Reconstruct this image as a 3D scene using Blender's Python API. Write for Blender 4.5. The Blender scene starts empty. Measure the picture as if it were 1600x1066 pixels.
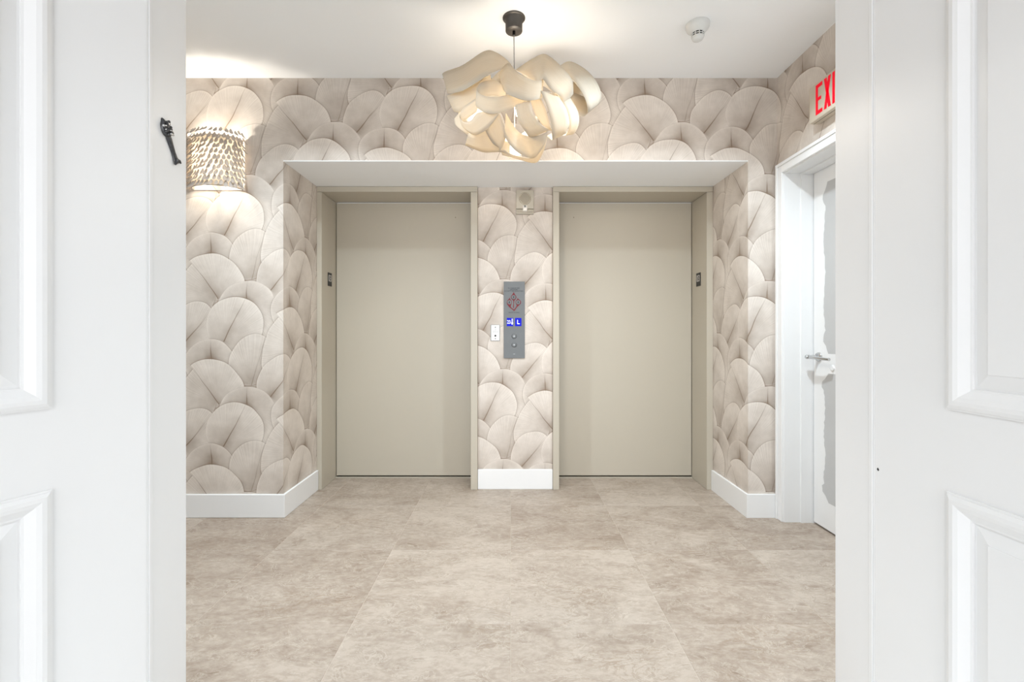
import bpy, bmesh, math, random
from mathutils import Vector, Matrix
R_ = random.Random(7)
scene = bpy.context.scene
COL = scene.collection

# ------------------------------------------------------------------ camera
F_PX, VX, VY, CAM_H = 729.0, 798.0, 518.0, 1.125
cd = bpy.data.cameras.new('camera'); cam = bpy.data.objects.new('camera', cd); COL.objects.link(cam)
cd.sensor_fit = 'HORIZONTAL'; cd.sensor_width = 36.0; cd.lens = F_PX / 1600 * 36
cd.shift_x = (800 - VX) / 1600; cd.shift_y = (VY - 533) / 1600
cd.clip_start = 0.02
cam.location = (0, 0, CAM_H); cam.rotation_euler = (math.pi / 2, 0, 0)
scene.camera = cam

# ------------------------------------------------------------------ world, light, exposure
w = bpy.data.worlds.new('world'); scene.world = w; w.use_nodes = True
w.node_tree.nodes['Background'].inputs[0].default_value = (0.85, 0.92, 1.0, 1)
w.node_tree.nodes['Background'].inputs[1].default_value = 1.0
def area(name, loc, rot, sx, sy, power, col=(1, 1, 1)):
    l = bpy.data.lights.new(name, 'AREA'); l.shape = 'RECTANGLE'; l.size = sx; l.size_y = sy
    l.energy = power; l.color = col
    o = bpy.data.objects.new(name, l); COL.objects.link(o); o.location = loc; o.rotation_euler = rot
    return o
# key light added at an unseen, made-up foyer window behind the camera
area('added_window_light', (-0.5, -3.58, 1.28), (math.radians(90), 0, 0), 3.2, 2.44, 80, (1.0, 0.985, 0.98))
vs = scene.view_settings
vs.view_transform = 'Standard'; vs.look = 'None'; vs.gamma = 1; vs.exposure = 0.2; vs.use_curve_mapping = False
scene.cycles.use_denoising = True
scene.cycles.max_bounces = 8; scene.cycles.diffuse_bounces = 5
scene.cycles.use_adaptive_sampling = True; scene.cycles.adaptive_threshold = 0.03
scene.cycles.sample_clamp_indirect = 6

# ------------------------------------------------------------------ node helper
class NT:
    def __init__(s, name):
        s.m = bpy.data.materials.new(name); s.m.use_nodes = True
        s.t = s.m.node_tree; s.b = s.t.nodes['Principled BSDF']
    def node(s, typ, **kw):
        n = s.t.nodes.new(typ)
        for k, v in kw.items(): setattr(n, k, v)
        return n
    def put(s, sock, v):
        if isinstance(v, bpy.types.NodeSocket): s.t.links.new(v, sock)
        else: sock.default_value = v
    def math(s, op, a, b=None, c=None, clamp=False):
        n = s.node('ShaderNodeMath', operation=op, use_clamp=clamp)
        s.put(n.inputs[0], a)
        if b is not None: s.put(n.inputs[1], b)
        if c is not None: s.put(n.inputs[2], c)
        return n.outputs[0]
    def add(s, a, b): return s.math('ADD', a, b)
    def sub(s, a, b): return s.math('SUBTRACT', a, b)
    def mul(s, a, b, clamp=False): return s.math('MULTIPLY', a, b, clamp=clamp)
    def lin(s, a, k, c, clamp=False): return s.math('MULTIPLY_ADD', a, k, c, clamp=clamp)
    def mixc(s, f, a, b):
        n = s.node('ShaderNodeMix', data_type='RGBA')
        s.put(n.inputs[0], f); s.put(n.inputs[6], a); s.put(n.inputs[7], b)
        return n.outputs[2]
    def noise(s, vec, scale, detail=3, rough=0.5, dist=0.0, dim='3D'):
        n = s.node('ShaderNodeTexNoise', noise_dimensions=dim)
        if dim == '1D': s.put(n.inputs['W'], vec)
        elif vec is not None: s.put(n.inputs['Vector'], vec)
        n.inputs['Scale'].default_value = scale; n.inputs['Detail'].default_value = detail
        n.inputs['Roughness'].default_value = rough; n.inputs['Distortion'].default_value = dist
        return n.outputs['Fac']
    def bump(s, h, strength, dist=0.002):
        n = s.node('ShaderNodeBump'); n.inputs['Strength'].default_value = strength
        n.inputs['Distance'].default_value = dist
        s.put(n.inputs['Height'], h); s.t.links.new(n.outputs[0], s.b.inputs['Normal'])
def srgb(r, g, b):
    f = lambda c: (c / 255 / 12.92) if c / 255 <= 0.04045 else ((c / 255 + 0.055) / 1.055) ** 2.4
    return (f(r), f(g), f(b), 1.0)
def simple(name, col, rough=0.5, metal=0.0, spec=0.5, var=0.02, scale=14.0, emis=None, estr=0.0):
    n = NT(name); tc = n.node('ShaderNodeTexCoord').outputs['Object']
    f = n.noise(tc, scale, 3)
    d = tuple(max(0, c * (1 - var)) for c in col[:3]) + (1,)
    n.t.links.new(n.mixc(f, d, col), n.b.inputs['Base Color'])
    n.b.inputs['Roughness'].default_value = rough; n.b.inputs['Metallic'].default_value = metal
    n.b.inputs['Specular IOR Level'].default_value = spec
    if emis:
        n.b.inputs['Emission Color'].default_value = emis; n.b.inputs['Emission Strength'].default_value = estr
    return n.m

# ------------------------------------------------------------------ materials
M = {}
M['white_paint'] = simple('white_paint', srgb(238, 238, 238), 0.38, spec=0.4, var=0.015, scale=4)
M['wall_white'] = simple('wall_white', srgb(236, 236, 235), 0.7, spec=0.2, var=0.01)
M['foyer_taupe'] = simple('foyer_taupe', srgb(172, 171, 170), 0.7, spec=0.2)
M['ceiling'] = simple('ceiling_paint', srgb(249, 250, 251), 0.8, spec=0.2, var=0.01, scale=5)
M['base_white'] = simple('baseboard_paint', srgb(240, 240, 240), 0.4, spec=0.4, var=0.01)
M['elev'] = simple('elevator_enamel', srgb(193, 185, 170), 0.38, spec=0.45, var=0.015, scale=3)
M['black'] = simple('black_plastic', srgb(22, 20, 20), 0.4)
M['darkgap'] = simple('dark_gap', srgb(18, 17, 16), 0.9, spec=0.1)
M['bronze'] = simple('dark_bronze', srgb(88, 84, 80), 0.4, metal=0.6)
M['pewter'] = simple('dark_pewter', srgb(96, 96, 98), 0.32, metal=0.85, var=0.6, scale=160)
M['chrome'] = simple('satin_chrome', srgb(200, 200, 200), 0.18, metal=1.0)
M['steel'] = simple('brushed_steel', srgb(116, 119, 121), 0.5, metal=0.25, var=0.06, scale=40)
M['steel_dark'] = simple('steel_button_ring', srgb(96, 98, 100), 0.3, metal=0.8)
M['steel_light'] = simple('steel_button_face', srgb(190, 192, 194), 0.3, metal=0.6)
M['red'] = simple('red_enamel', srgb(118, 4, 24), 0.45)
M['ink'] = simple('black_ink', srgb(52, 54, 60), 0.6)
M['blue'] = simple('blue_display', srgb(6, 14, 150), 0.5, spec=0.2, emis=srgb(4, 20, 220), estr=0.5)
M['disp_text'] = simple('display_text', srgb(240, 245, 255), 0.4, emis=(0.9, 0.95, 1, 1), estr=0.8)
M['plate_white'] = simple('white_plate', srgb(240, 240, 240), 0.3)
M['plate_rim'] = simple('plate_rim', srgb(150, 150, 148), 0.35, metal=0.5)
M['number'] = simple('number_ivory', srgb(214, 208, 202), 0.5)
M['grille'] = simple('speaker_grille', srgb(184, 175, 158), 0.6)
M['hole'] = simple('grille_hole', srgb(142, 132, 116), 0.7)
M['lens'] = simple('clear_lens', srgb(246, 242, 236), 0.15)
M['exit_case'] = simple('exit_case', srgb(204, 192, 174), 0.45)
M['exit_red'] = simple('exit_red', srgb(205, 8, 34), 0.5, spec=0.2, emis=srgb(240, 14, 44), estr=0.4)
M['grey_patch'] = simple('bare_primer', srgb(196, 196, 196), 0.75, spec=0.2, var=0.05, scale=22)
M['plastic_white'] = simple('detector_plastic', srgb(226, 226, 224), 0.45)
M['cable'] = simple('steel_cable', srgb(140, 140, 140), 0.35, metal=0.7)
M['bulb'] = simple('bulb_glass', (1, 0.93, 0.8, 1), 0.4, emis=(1.0, 0.9, 0.72, 1), estr=14)

def mat_veneer():
    n = NT('wood_veneer')
    uv = n.node('ShaderNodeUVMap', uv_map='UVMap').outputs[0]
    mp = n.node('ShaderNodeMapping'); mp.inputs['Scale'].default_value = (1.2, 60, 1); n.t.links.new(uv, mp.inputs[0])
    f = n.noise(mp.outputs[0], 1.0, 4, 0.6)
    c = n.mixc(f, srgb(198, 187, 170), srgb(228, 221, 208))
    df = n.node('ShaderNodeBsdfDiffuse'); n.t.links.new(c, df.inputs[0])
    tl = n.node('ShaderNodeBsdfTranslucent')
    n.t.links.new(n.mixc(f, srgb(250, 224, 176), srgb(255, 243, 218)), tl.inputs[0])
    mx = n.node('ShaderNodeMixShader'); mx.inputs[0].default_value = 0.20
    n.t.links.new(df.outputs[0], mx.inputs[1]); n.t.links.new(tl.outputs[0], mx.inputs[2])
    n.t.links.new(mx.outputs[0], n.t.nodes['Material Output'].inputs[0])
    return n.m
M['veneer'] = mat_veneer()
def mat_trans(name, col, tcol, fac):
    n = NT(name); tc = n.node('ShaderNodeTexCoord').outputs['Object']
    f = n.noise(tc, 30, 2)
    c = n.mixc(f, tuple(x * 0.94 for x in col[:3]) + (1,), col)
    df = n.node('ShaderNodeBsdfDiffuse'); n.t.links.new(c, df.inputs[0])
    tl = n.node('ShaderNodeBsdfTranslucent'); tl.inputs[0].default_value = tcol
    mx = n.node('ShaderNodeMixShader'); mx.inputs[0].default_value = fac
    n.t.links.new(df.outputs[0], mx.inputs[1]); n.t.links.new(tl.outputs[0], mx.inputs[2])
    n.t.links.new(mx.outputs[0], n.t.nodes['Material Output'].inputs[0])
    return n.m
M['petal'] = mat_trans('paper_petal', srgb(198, 189, 181), srgb(255, 246, 232), 0.02)
M['diffuser'] = mat_trans('sconce_diffuser', srgb(240, 236, 228), srgb(255, 248, 236), 0.55)

def mat_tile():
    n = NT('travertine_tile')
    tc = n.node('ShaderNodeTexCoord').outputs['Object']
    oi = n.node('ShaderNodeObjectInfo')
    at = n.node('ShaderNodeAttribute', attribute_type='OBJECT', attribute_name='tone')
    off = n.node('ShaderNodeVectorMath', operation='SCALE'); off.inputs[0].default_value = (37.0, 91.0, 13.0)
    n.t.links.new(oi.outputs['Random'], off.inputs['Scale'])
    ad = n.node('ShaderNodeVectorMath', operation='ADD')
    n.t.links.new(tc, ad.inputs[0]); n.t.links.new(off.outputs[0], ad.inputs[1])
    mp = n.node('ShaderNodeMapping'); mp.inputs['Scale'].default_value = (0.75, 1.35, 1); mp.inputs['Rotation'].default_value = (0, 0, 0.35)
    n.t.links.new(ad.outputs[0], mp.inputs[0]); v = mp.outputs[0]
    big = n.noise(v, 3.4, 6, 0.65, 1.2)
    mid = n.noise(v, 9.0, 8, 0.72, 1.4)
    vein = n.noise(v, 5.0, 9, 0.66, 2.6)
    fine = n.noise(v, 38.0, 6, 0.75)
    a = n.lin(big, 1.8, -0.50)
    a = n.add(a, n.lin(mid, 1.5, -0.75))
    a = n.add(a, n.lin(fine, 1.5, -0.75))
    a = n.math('ADD', n.add(a, at.outputs['Fac']), 0.0, clamp=True)
    c = n.mixc(a, srgb(184, 171, 158), srgb(138, 121, 106))
    # thin darker and lighter veins
    d = n.math('ABSOLUTE', n.sub(vein, 0.5))
    l = n.lin(d, -32.0, 1.0, clamp=True)
    patch = n.lin(n.noise(v, 3.1, 2), 5.0, -2.5, clamp=True)
    c = n.mixc(n.mul(n.mul(l, patch), 0.75), c, srgb(146, 127, 108))
    d2 = n.math('ABSOLUTE', n.sub(mid, 0.56))
    c = n.mixc(n.mul(n.lin(d2, -40.0, 1.0, clamp=True), 0.34), c, srgb(222, 213, 200))
    sp = n.node('ShaderNodeTexVoronoi'); sp.inputs['Scale'].default_value = 11.0; n.t.links.new(ad.outputs[0], sp.inputs['Vector'])
    dots = n.lin(sp.outputs['Distance'], -60.0, 2.2, clamp=True)
    c = n.mixc(n.mul(n.mul(dots, patch), 0.8), c, srgb(120, 104, 90))
    n.t.links.new(c, n.b.inputs['Base Color'])
    n.b.inputs['Roughness'].default_value = 0.42; n.b.inputs['Specular IOR Level'].default_value = 0.35
    n.bump(n.add(mid, fine), 0.06, 0.001)
    return n.m
M['tile'] = mat_tile()
M['grout'] = simple('grout', srgb(204, 192, 178), 0.85, spec=0.1, var=0.05, scale=30)

# ---- wallpaper: overlapping fan leaves, half-drop repeat, printed on the walls by UV (metres along the wall, height)
def mat_wallpaper():
    n = NT('leaf_wallpaper')
    PX = 0.0038766; W = 0.5255; H = 0.6397; U0, V0 = -1.672, 0.525
    uv = n.node('ShaderNodeUVMap', uv_map='UVMap').outputs[0]
    nz = n.node('ShaderNodeTexNoise'); nz.inputs['Scale'].default_value = 5.0; nz.inputs['Detail'].default_value = 1.0
    n.t.links.new(uv, nz.inputs['Vector'])
    wv = n.node('ShaderNodeVectorMath', operation='MULTIPLY_ADD')
    n.t.links.new(nz.outputs['Color'], wv.inputs[0]); wv.inputs[1].default_value = (0.03, 0.03, 0); wv.inputs[2].default_value = (-0.015, -0.015, 0)
    uw = n.node('ShaderNodeVectorMath', operation='ADD'); n.t.links.new(uv, uw.inputs[0]); n.t.links.new(wv.outputs[0], uw.inputs[1])
    sx = n.node('ShaderNodeSeparateXYZ'); n.t.links.new(uw.outputs[0], sx.inputs[0])
    U, V = sx.outputs[0], sx.outputs[1]
    def local(cx, cy):
        px = n.lin(U, 1.0, -(U0 + cx * PX)); pz = n.lin(V, 1.0, -(V0 + cy * PX))
        k = n.math('ROUND', n.mul(px, 1 / W))
        px = n.math('MULTIPLY_ADD', k, -W, px)
        pz = n.math('MULTIPLY_ADD', k, H / 2, pz)
        pz = n.math('MULTIPLY_ADD', n.math('ROUND', n.mul(pz, 1 / H)), -H, pz)
        return px, pz
    def ell(p, a, b, deg):
        c, s = math.cos(math.radians(deg)), math.sin(math.radians(deg)); a *= PX; b *= PX
        x = n.math('MULTIPLY_ADD', p[0], c / a, n.mul(p[1], s / a))
        y = n.math('MULTIPLY_ADD', p[0], -s / b, n.mul(p[1], c / b))
        return n.math('SQRT', n.math('MULTIPLY_ADD', x, x, n.mul(y, y)))
    def leaf(F, c, a, b, deg, base, tip, wo=1.0, clip=(), edge=0.30, tone=0.0, fold=1.0, seed=0.0):
        """c, base, tip: centre, vein origin and top of the fold, in pattern units."""
        p = local(*c); e = ell(p, a, b, deg)
        mask = n.lin(e, -45.0, 45.5, clamp=True)
        for m in clip: mask = n.mul(mask, n.lin(m, -1.0, 1.0))
        bx, by = (base[0] - c[0]) * PX, (base[1] - c[1]) * PX
        fx, fy = tip[0] - base[0], tip[1] - base[1]; L = math.hypot(fx, fy); fx, fy = fx / L, fy / L; L *= PX
        qx, qy = n.lin(p[0], 1.0, -bx), n.lin(p[1], 1.0, -by)
        t = n.math('MULTIPLY_ADD', qx, fx, n.mul(qy, fy))
        s = n.math('MULTIPLY_ADD', qx, -fy, n.mul(qy, fx))
        r = n.math('SQRT', n.math('MULTIPLY_ADD', qx, qx, n.mul(qy, qy)))
        th = n.math('ARCTAN2', s, t)
        sa = n.math('ABSOLUTE', s)
        on = n.mul(n.lin(t, 200.0, 1.0, clamp=True), n.lin(t, -9.0, 9.0 * L + 0.15, clamp=True))
        fade = n.lin(t, -0.72 / L, 1.0, clamp=True)
        line = n.mul(n.mul(n.lin(sa, -1 / 0.0042, 1.0, clamp=True), on), n.lin(fade, 0.75, 0.2))
        soft = n.mul(n.mul(n.lin(sa, -1 / 0.05, 1.0, clamp=True), on), n.lin(fade, 0.5, 0.05))
        basd = n.lin(r, -1 / (0.22), 1.0, clamp=True); basd = n.math('POWER', basd, 1.5)
        vn = n.noise(n.lin(th, 1.0, seed), 42.0, 2, 0.75, dim='1D')
        vein = n.mul(n.lin(vn, 0.9, -0.45), n.lin(r, 4.0, 0.15, clamp=True))
        f = n.lin(line, 0.75 * fold, 0.24 + tone)
        f = n.math('MULTIPLY_ADD', soft, 0.42 * fold, f)
        f = n.math('MULTIPLY_ADD', basd, 0.36, f)
        f = n.math('MULTIPLY_ADD', vein, 0.55, f)
        rim = n.lin(e, 12.0, -11.0, clamp=True)
        f = n.math('MULTIPLY_ADD', rim, -0.08, f)
        f = n.math('MULTIPLY_ADD', n.lin(e, 2.0, -1.0, clamp=True), -0.04, f)
        # printed edge outside the leaf
        sh = n.math('MULTIPLY', n.math('POWER', n.lin(e, -6.0, 7.0, clamp=True), 1.6), edge * 0.55)
        ln = n.mul(n.lin(n.math('ABSOLUTE', n.lin(e, 1.0, -1.015)), -60.0, 1.0, clamp=True), 0.28)
        sh = n.add(sh, ln)
        for m in clip: sh = n.mul(sh, n.lin(m, -1.0, 1.0))
        F = n.add(F, sh)
        # lerp
        F = n.math('MULTIPLY_ADD', n.sub(f, F), mask, F)
        return F, mask
    bgn = n.noise(n.mul(V, 1.0), 110.0, 2, 0.7, dim='1D')
    F = n.lin(bgn, 0.4, 0.18)
    F, mE = leaf(F, (20, 20), 47, 49, 0, (19, 36), (19, 70), edge=0.25, seed=1.3)
    eT = n.mul(mE, n.lin(local(20, 20)[1], 60.0, -0.6, clamp=True))
    F, mA = leaf(F, (0, 0), 45.5, 43.5, 20, (-16, -25), (18, 42), edge=0.36, tone=-0.04, seed=2.7)
    F, mB = leaf(F, (-38, -61), 41, 40, 0, (-37, -54), (-38, -20), edge=0.26, tone=0.02, seed=4.1)
    F, mC = leaf(F, (26, -55), 33, 41, -25, (26, -94), (48, -14), edge=0.26, tone=0.03, clip=(eT,), fold=0.35, seed=6.2)
    F, mL = leaf(F, (-60, -118), 31, 58, -18, (-25, -123), (-62, -73), edge=0.34, tone=0.02, clip=(eT, mA), seed=8.9)
    F, mG = leaf(F, (-66, -168), 32, 42, -38, (-80, -194), (-38, -143), edge=0.22, clip=(eT, mA, mB), fold=0.9, seed=11.4)
    F, mD = leaf(F, (-35, -101), 51, 47, -20, (-25, -124), (-66, -70), edge=0.28, clip=(eT, mA, mL_clip(n, local, PX)), tone=-0.03, seed=13.8)
    mot = n.noise(uv, 9.0, 3, 0.6)
    F = n.add(F, n.lin(mot, 0.50, -0.25))
    F = n.math('MINIMUM', n.math('MAXIMUM', F, 0.0), 1.15)
    c1 = n.mixc(n.math('MULTIPLY', F, 1.0, clamp=True), srgb(234, 225, 216), srgb(138, 120, 104))
    n.t.links.new(c1, n.b.inputs['Base Color'])
    n.b.inputs['Roughness'].default_value = 0.55; n.b.inputs['Specular IOR Level'].default_value = 0.25
    return n.m
def mL_clip(n, local, PX):
    """1 on the left-lobe side of the big leaf's fold, so that the right lobe ends at the fold."""
    p = local(-35, -101)
    bx, by = (-25 + 35) * PX, (-124 + 101) * PX
    fx, fy = -41, 54; L = math.hypot(fx, fy); fx /= L; fy /= L
    s = n.math('MULTIPLY_ADD', n.lin(p[0], 1.0, -bx), -fy, n.mul(n.lin(p[1], 1.0, -by), fx))
    return n.lin(s, 250.0, 0.0, clamp=True)
M['paper'] = mat_wallpaper()

# ------------------------------------------------------------------ mesh helpers
class MB:
    def __init__(s): s.v = []; s.f = []; s.uv = {}; s.smooth = set()
    def face(s, pts, smooth=False):
        i = len(s.v); s.v += [tuple(p) for p in pts]; s.f.append(tuple(range(i, i + len(pts))))
        if smooth: s.smooth.add(len(s.f) - 1)
    def box(s, x0, x1, y0, y1, z0, z1):
        i = len(s.v)
        s.v += [(x0, y0, z0), (x1, y0, z0), (x1, y1, z0), (x0, y1, z0), (x0, y0, z1), (x1, y0, z1), (x1, y1, z1), (x0, y1, z1)]
        for q in ((0, 3, 2, 1), (4, 5, 6, 7), (0, 1, 5, 4), (1, 2, 6, 5), (2, 3, 7, 6), (3, 0, 4, 7)):
            s.f.append(tuple(i + k for k in q))
        return s
    def prism(s, poly, axis, a, b):
        """poly: 2D points (counter-clockwise); axis 'x','y','z' extrusion from a to b."""
        def P(u, v, t):
            return {'x': (t, u, v), 'y': (u, t, v), 'z': (u, v, t)}[axis]
        i = len(s.v); m = len(poly)
        s.v += [P(u, v, a) for u, v in poly] + [P(u, v, b) for u, v in poly]
        s.f.append(tuple(i + k for k in range(m - 1, -1, -1))); s.f.append(tuple(i + m + k for k in range(m)))
        for k in range(m):
            j = (k + 1) % m; s.f.append((i + k, i + j, i + m + j, i + m + k))
        return s
    def grid(s, rows, smooth=True, closed=False):
        i = len(s.v); m = len(rows[0])
        for r in rows: s.v += [tuple(p) for p in r]
        for a in range(len(rows) - 1):
            for k in range(m if closed else m - 1):
                j = (k + 1) % m
                s.f.append((i + a * m + k, i + a * m + j, i + (a + 1) * m + j, i + (a + 1) * m + k))
                if smooth: s.smooth.add(len(s.f) - 1)
        return s
    def lathe(s, c, axis, prof, n=32, smooth=True):
        """prof: (radius, offset along axis)."""
        ax = Vector(axis).normalized(); u = ax.orthogonal().normalized(); v = ax.cross(u); c = Vector(c)
        rows = [[c + ax * h + (u * math.cos(2 * math.pi * k / n) + v * math.sin(2 * math.pi * k / n)) * r for k in range(n)] for r, h in prof]
        s.grid(rows, smooth, True)
        for row, fl in ((rows[0], 1), (rows[-1], 0)):
            s.face(row[::-1] if fl else row)
        return s
    def tube(s, pts, r, n=10):
        pts = [Vector(p) for p in pts]; rows = []
        for k, p in enumerate(pts):
            d = (pts[min(k + 1, len(pts) - 1)] - pts[max(k - 1, 0)]).normalized()
            u = d.orthogonal().normalized() if abs(d.z) > 0.9 else d.cross(Vector((0, 0, 1))).normalized()
            v = d.cross(u); rr = r[k] if isinstance(r, (list, tuple)) else r
            rows.append([p + (u * math.cos(2 * math.pi * j / n) + v * math.sin(2 * math.pi * j / n)) * rr for j in range(n)])
        s.grid(rows, True, True); s.face(rows[0][::-1]); s.face(rows[-1])
        return s
    def mesh(s, name, off=(0, 0, 0), uvf=None, fix=True):
        m = bpy.data.meshes.new(name)
        m.from_pydata([(x - off[0], y - off[1], z - off[2]) for x, y, z in s.v], [], s.f)
        for k, p in enumerate(m.polygons): p.use_smooth = k in s.smooth
        if uvf:
            l = m.uv_layers.new(name='UVMap')
            for k, p in enumerate(m.polygons):
                for li in p.loop_indices:
                    l.data[li].uv = uvf(s.v[m.loops[li].vertex_index], p.normal, m.loops[li].vertex_index)
        if fix:
            bm = bmesh.new(); bm.from_mesh(m); bmesh.ops.recalc_face_normals(bm, faces=bm.faces); bm.to_mesh(m); bm.free()
        m.update(); return m
def wloc(o):
    l = Vector((0, 0, 0))
    while o: l += o.location; o = o.parent
    return l
def tag(o, label=None, cat=None, group=None, kind=None):
    for k, v in (('label', label), ('category', cat), ('group', group), ('kind', kind)):
        if v: o[k] = v
    return o
def bevel(o, wd, seg=2):
    m = o.modifiers.new('bevel', 'BEVEL'); m.width = wd; m.segments = seg; m.limit_method = 'ANGLE'; m.angle_limit = math.radians(40)
    return o
def obj(name, mb, mat, parent=None, local=False, uvf=None, origin=None, bev=0, fix=True):
    """world-space mesh -> one object; parts keep the parent's origin."""
    if local: off = (0, 0, 0)
    elif parent: off = wloc(parent)
    elif origin: off = origin
    else: off = (0, 0, 0)
    o = bpy.data.objects.new(name, mb.mesh(name, off, uvf, fix)); COL.objects.link(o)
    o.data.materials.append(M[mat] if isinstance(mat, str) else mat)
    if parent: o.parent = parent
    elif not local: o.location = off
    if bev: bevel(o, bev)
    return o
def thing(name, loc, label, cat, rz=0.0, group=None, kind=None):
    o = bpy.data.objects.new(name, None); COL.objects.link(o); o.location = loc; o.rotation_euler = (0, 0, rz)
    o.empty_display_size = 0.05
    return tag(o, label, cat, group, kind)
def struct(name, mb, mat, **k):
    o = obj(name, mb, mat, **k); o['kind'] = 'structure'; return o
def text_mb(txt, size, x, z, y, align='CENTER', depth=0.0006, sx=1.0):
    """flat raised lettering facing -Y; x, z = centre; returns MB in world space."""
    cu = bpy.data.curves.new('lettering', 'FONT'); cu.body = txt; cu.size = size; cu.align_x = align; cu.align_y = 'CENTER'
    cu.extrude = depth; cu.resolution_u = 3
    o = bpy.data.objects.new('lettering', cu); COL.objects.link(o)
    dg = bpy.context.evaluated_depsgraph_get(); me = bpy.data.meshes.new_from_object(o.evaluated_get(dg))
    mb = MB(); mb.v = [(x + v.co.x * sx, y - v.co.z, z + v.co.y) for v in me.vertices]; mb.f = [tuple(p.vertices) for p in me.polygons]
    bpy.data.objects.remove(o); bpy.data.curves.remove(cu); bpy.data.meshes.remove(me)
    return mb
def unproj(px, py, Y): return Vector(((px - VX) * Y / F_PX, Y, CAM_H - (py - VY) * Y / F_PX))

# ------------------------------------------------------------------ main dimensions (metres)
Y1, Y2, Y3 = 2.826, 3.335, 3.58          # lobby back wall, elevator wall, elevator doors
XL, XR, XW = -1.378, 1.437, 1.613        # alcove sides, right wall
XFAR = -2.75                              # left end of the lobby
CEIL, SOF = 2.66, 2.155
YD0, YD1 = 1.155, 1.292                   # entry wall
XJ, HJ = 0.9, 2.22                        # entry opening half width and height
FX, FY = 2.3, -3.5                        # foyer half width, back

# wallpaper coordinates continue round every corner
def uv_wall(p, nrm, _):
    x, y, z = p
    if abs(nrm.x) > 0.5:
        if x < -2: return (XFAR - (y - Y1) * -1, z)
        if x < 0: return (XL + (y - Y1), z)
        if x < XW - 0.05: return (XR - (y - Y1), z)
        return (XW + (Y1 - y), z)
    return (x, z)
def uv_pier(p, nrm, _): return (p[0] - 0.488, p[2] - 0.065)

# ------------------------------------------------------------------ structure
# lobby floor: bed + single tiles
mb = MB().box(XFAR, 1.95, YD0 - 0.02, 3.72, -0.08, -0.0012)
lobby_floor = struct('floor', mb, 'grout')
tag(lobby_floor, 'beige stone tile floor of the elevator lobby', 'floor')
T = 0.61; G = 0.0006
tile_mesh = {}
def tile_obj(x0, x1, y0, y1, tone):
    key = (round(x1 - x0, 3), round(y1 - y0, 3))
    if key not in tile_mesh:
        hx, hy = (x1 - x0) / 2 - G, (y1 - y0) / 2 - G; b = 0.0012
        m = MB(); i = 0
        m.v = [(-hx, -hy, -0.0125), (hx, -hy, -0.0125), (hx, hy, -0.0125), (-hx, hy, -0.0125),
               (-hx, -hy, -b), (hx, -hy, -b), (hx, hy, -b), (-hx, hy, -b),
               (-hx + b, -hy + b, 0), (hx - b, -hy + b, 0), (hx - b, hy - b, 0), (-hx + b, hy - b, 0)]
        m.f = [(0, 3, 2, 1), (8, 9, 10, 11)]
        for k in range(4):
            j = (k + 1) % 4; m.f += [(k, j, 4 + j, 4 + k), (4 + k, 4 + j, 8 + j, 8 + k)]
        tile_mesh[key] = m.mesh('tile'); tile_mesh[key].materials.append(M['tile'])
    o = bpy.data.objects.new('tile', tile_mesh[key]); COL.objects.link(o)
    o.parent = lobby_floor; o.location = ((x0 + x1) / 2, (y0 + y1) / 2, 0); o['tone'] = tone
tones = {(0, 1): -0.10, (-1, 1): -0.14, (-2, 1): 0.14, (1, 1): 0.10, (2, 1): -0.05, (-3, 1): 0.12, (0, 2): 0.16, (-1, 2): -0.04,
         (-2, 2): 0.08, (1, 2): 0.05, (2, 2): 0.18, (-3, 2): 0.22, (0, 0): -0.12, (-1, 0): -0.15, (1, 0): 0.02, (-2, 0): -0.02, (-3, 0): -0.1}
for r in range(0, 5):
    y0 = 1.183 + T * r; y1 = min(y0 + T, 3.715)
    if y1 - y0 < 0.02: continue
    for c in range(-5, 4):
        x0, x1 = c * T, (c + 1) * T
        x0 = max(x0, XFAR); x1 = min(x1, 1.95)
        if x1 - x0 < 0.03: continue
        tile_obj(x0, x1, y0, y1, tones.get((c, r), R_.uniform(-0.12, 0.16)))
struct('floor', MB().box(-FX - 0.1, FX + 0.1, FY - 0.1, YD0 - 0.02, -0.08, 0.0), 'wall_white')

# ceilings
struct('ceiling', MB().box(XFAR - 0.1, 1.95, YD0, 3.72, CEIL, CEIL + 0.1), 'ceiling')
struct('ceiling', MB().box(-FX - 0.1, FX + 0.1, FY - 0.1, YD0, CEIL, CEIL + 0.1), 'ceiling')

# lobby walls
wb = MB().box(XFAR, XL, Y1, 3.72, 0, CEIL).box(XL, XR, Y1, 3.72, SOF + 0.006, CEIL).box(XR, 1.95, Y1, 3.72, 0, CEIL)
struct('wall_back', wb, 'paper', uvf=uv_wall)
DY0, DY1, DH = 1.845, 2.748, 2.056        # side door opening
wr = MB().box(XW, 1.95, YD1, DY0, 0, CEIL).box(XW, 1.95, DY0, DY1 + 0.02, DH + 0.02, CEIL).box(XW, 1.95, DY1 + 0.02, Y1, 0, CEIL)
struct('wall_right', wr, 'paper', uvf=uv_wall)
struct('wall_left', MB().box(XFAR - 0.1, XFAR, YD1, 3.72, 0, CEIL), 'paper', uvf=uv_wall)
pier = MB().box(-0.235, 0.299, Y2, 3.72, 0, SOF)
struct('wall_elevator', pier, 'paper', uvf=uv_pier)
struct('trim_1', MB().box(XL, XR, Y1, 3.72, SOF, SOF + 0.006), 'ceiling')       # white soffit of the alcove

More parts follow.
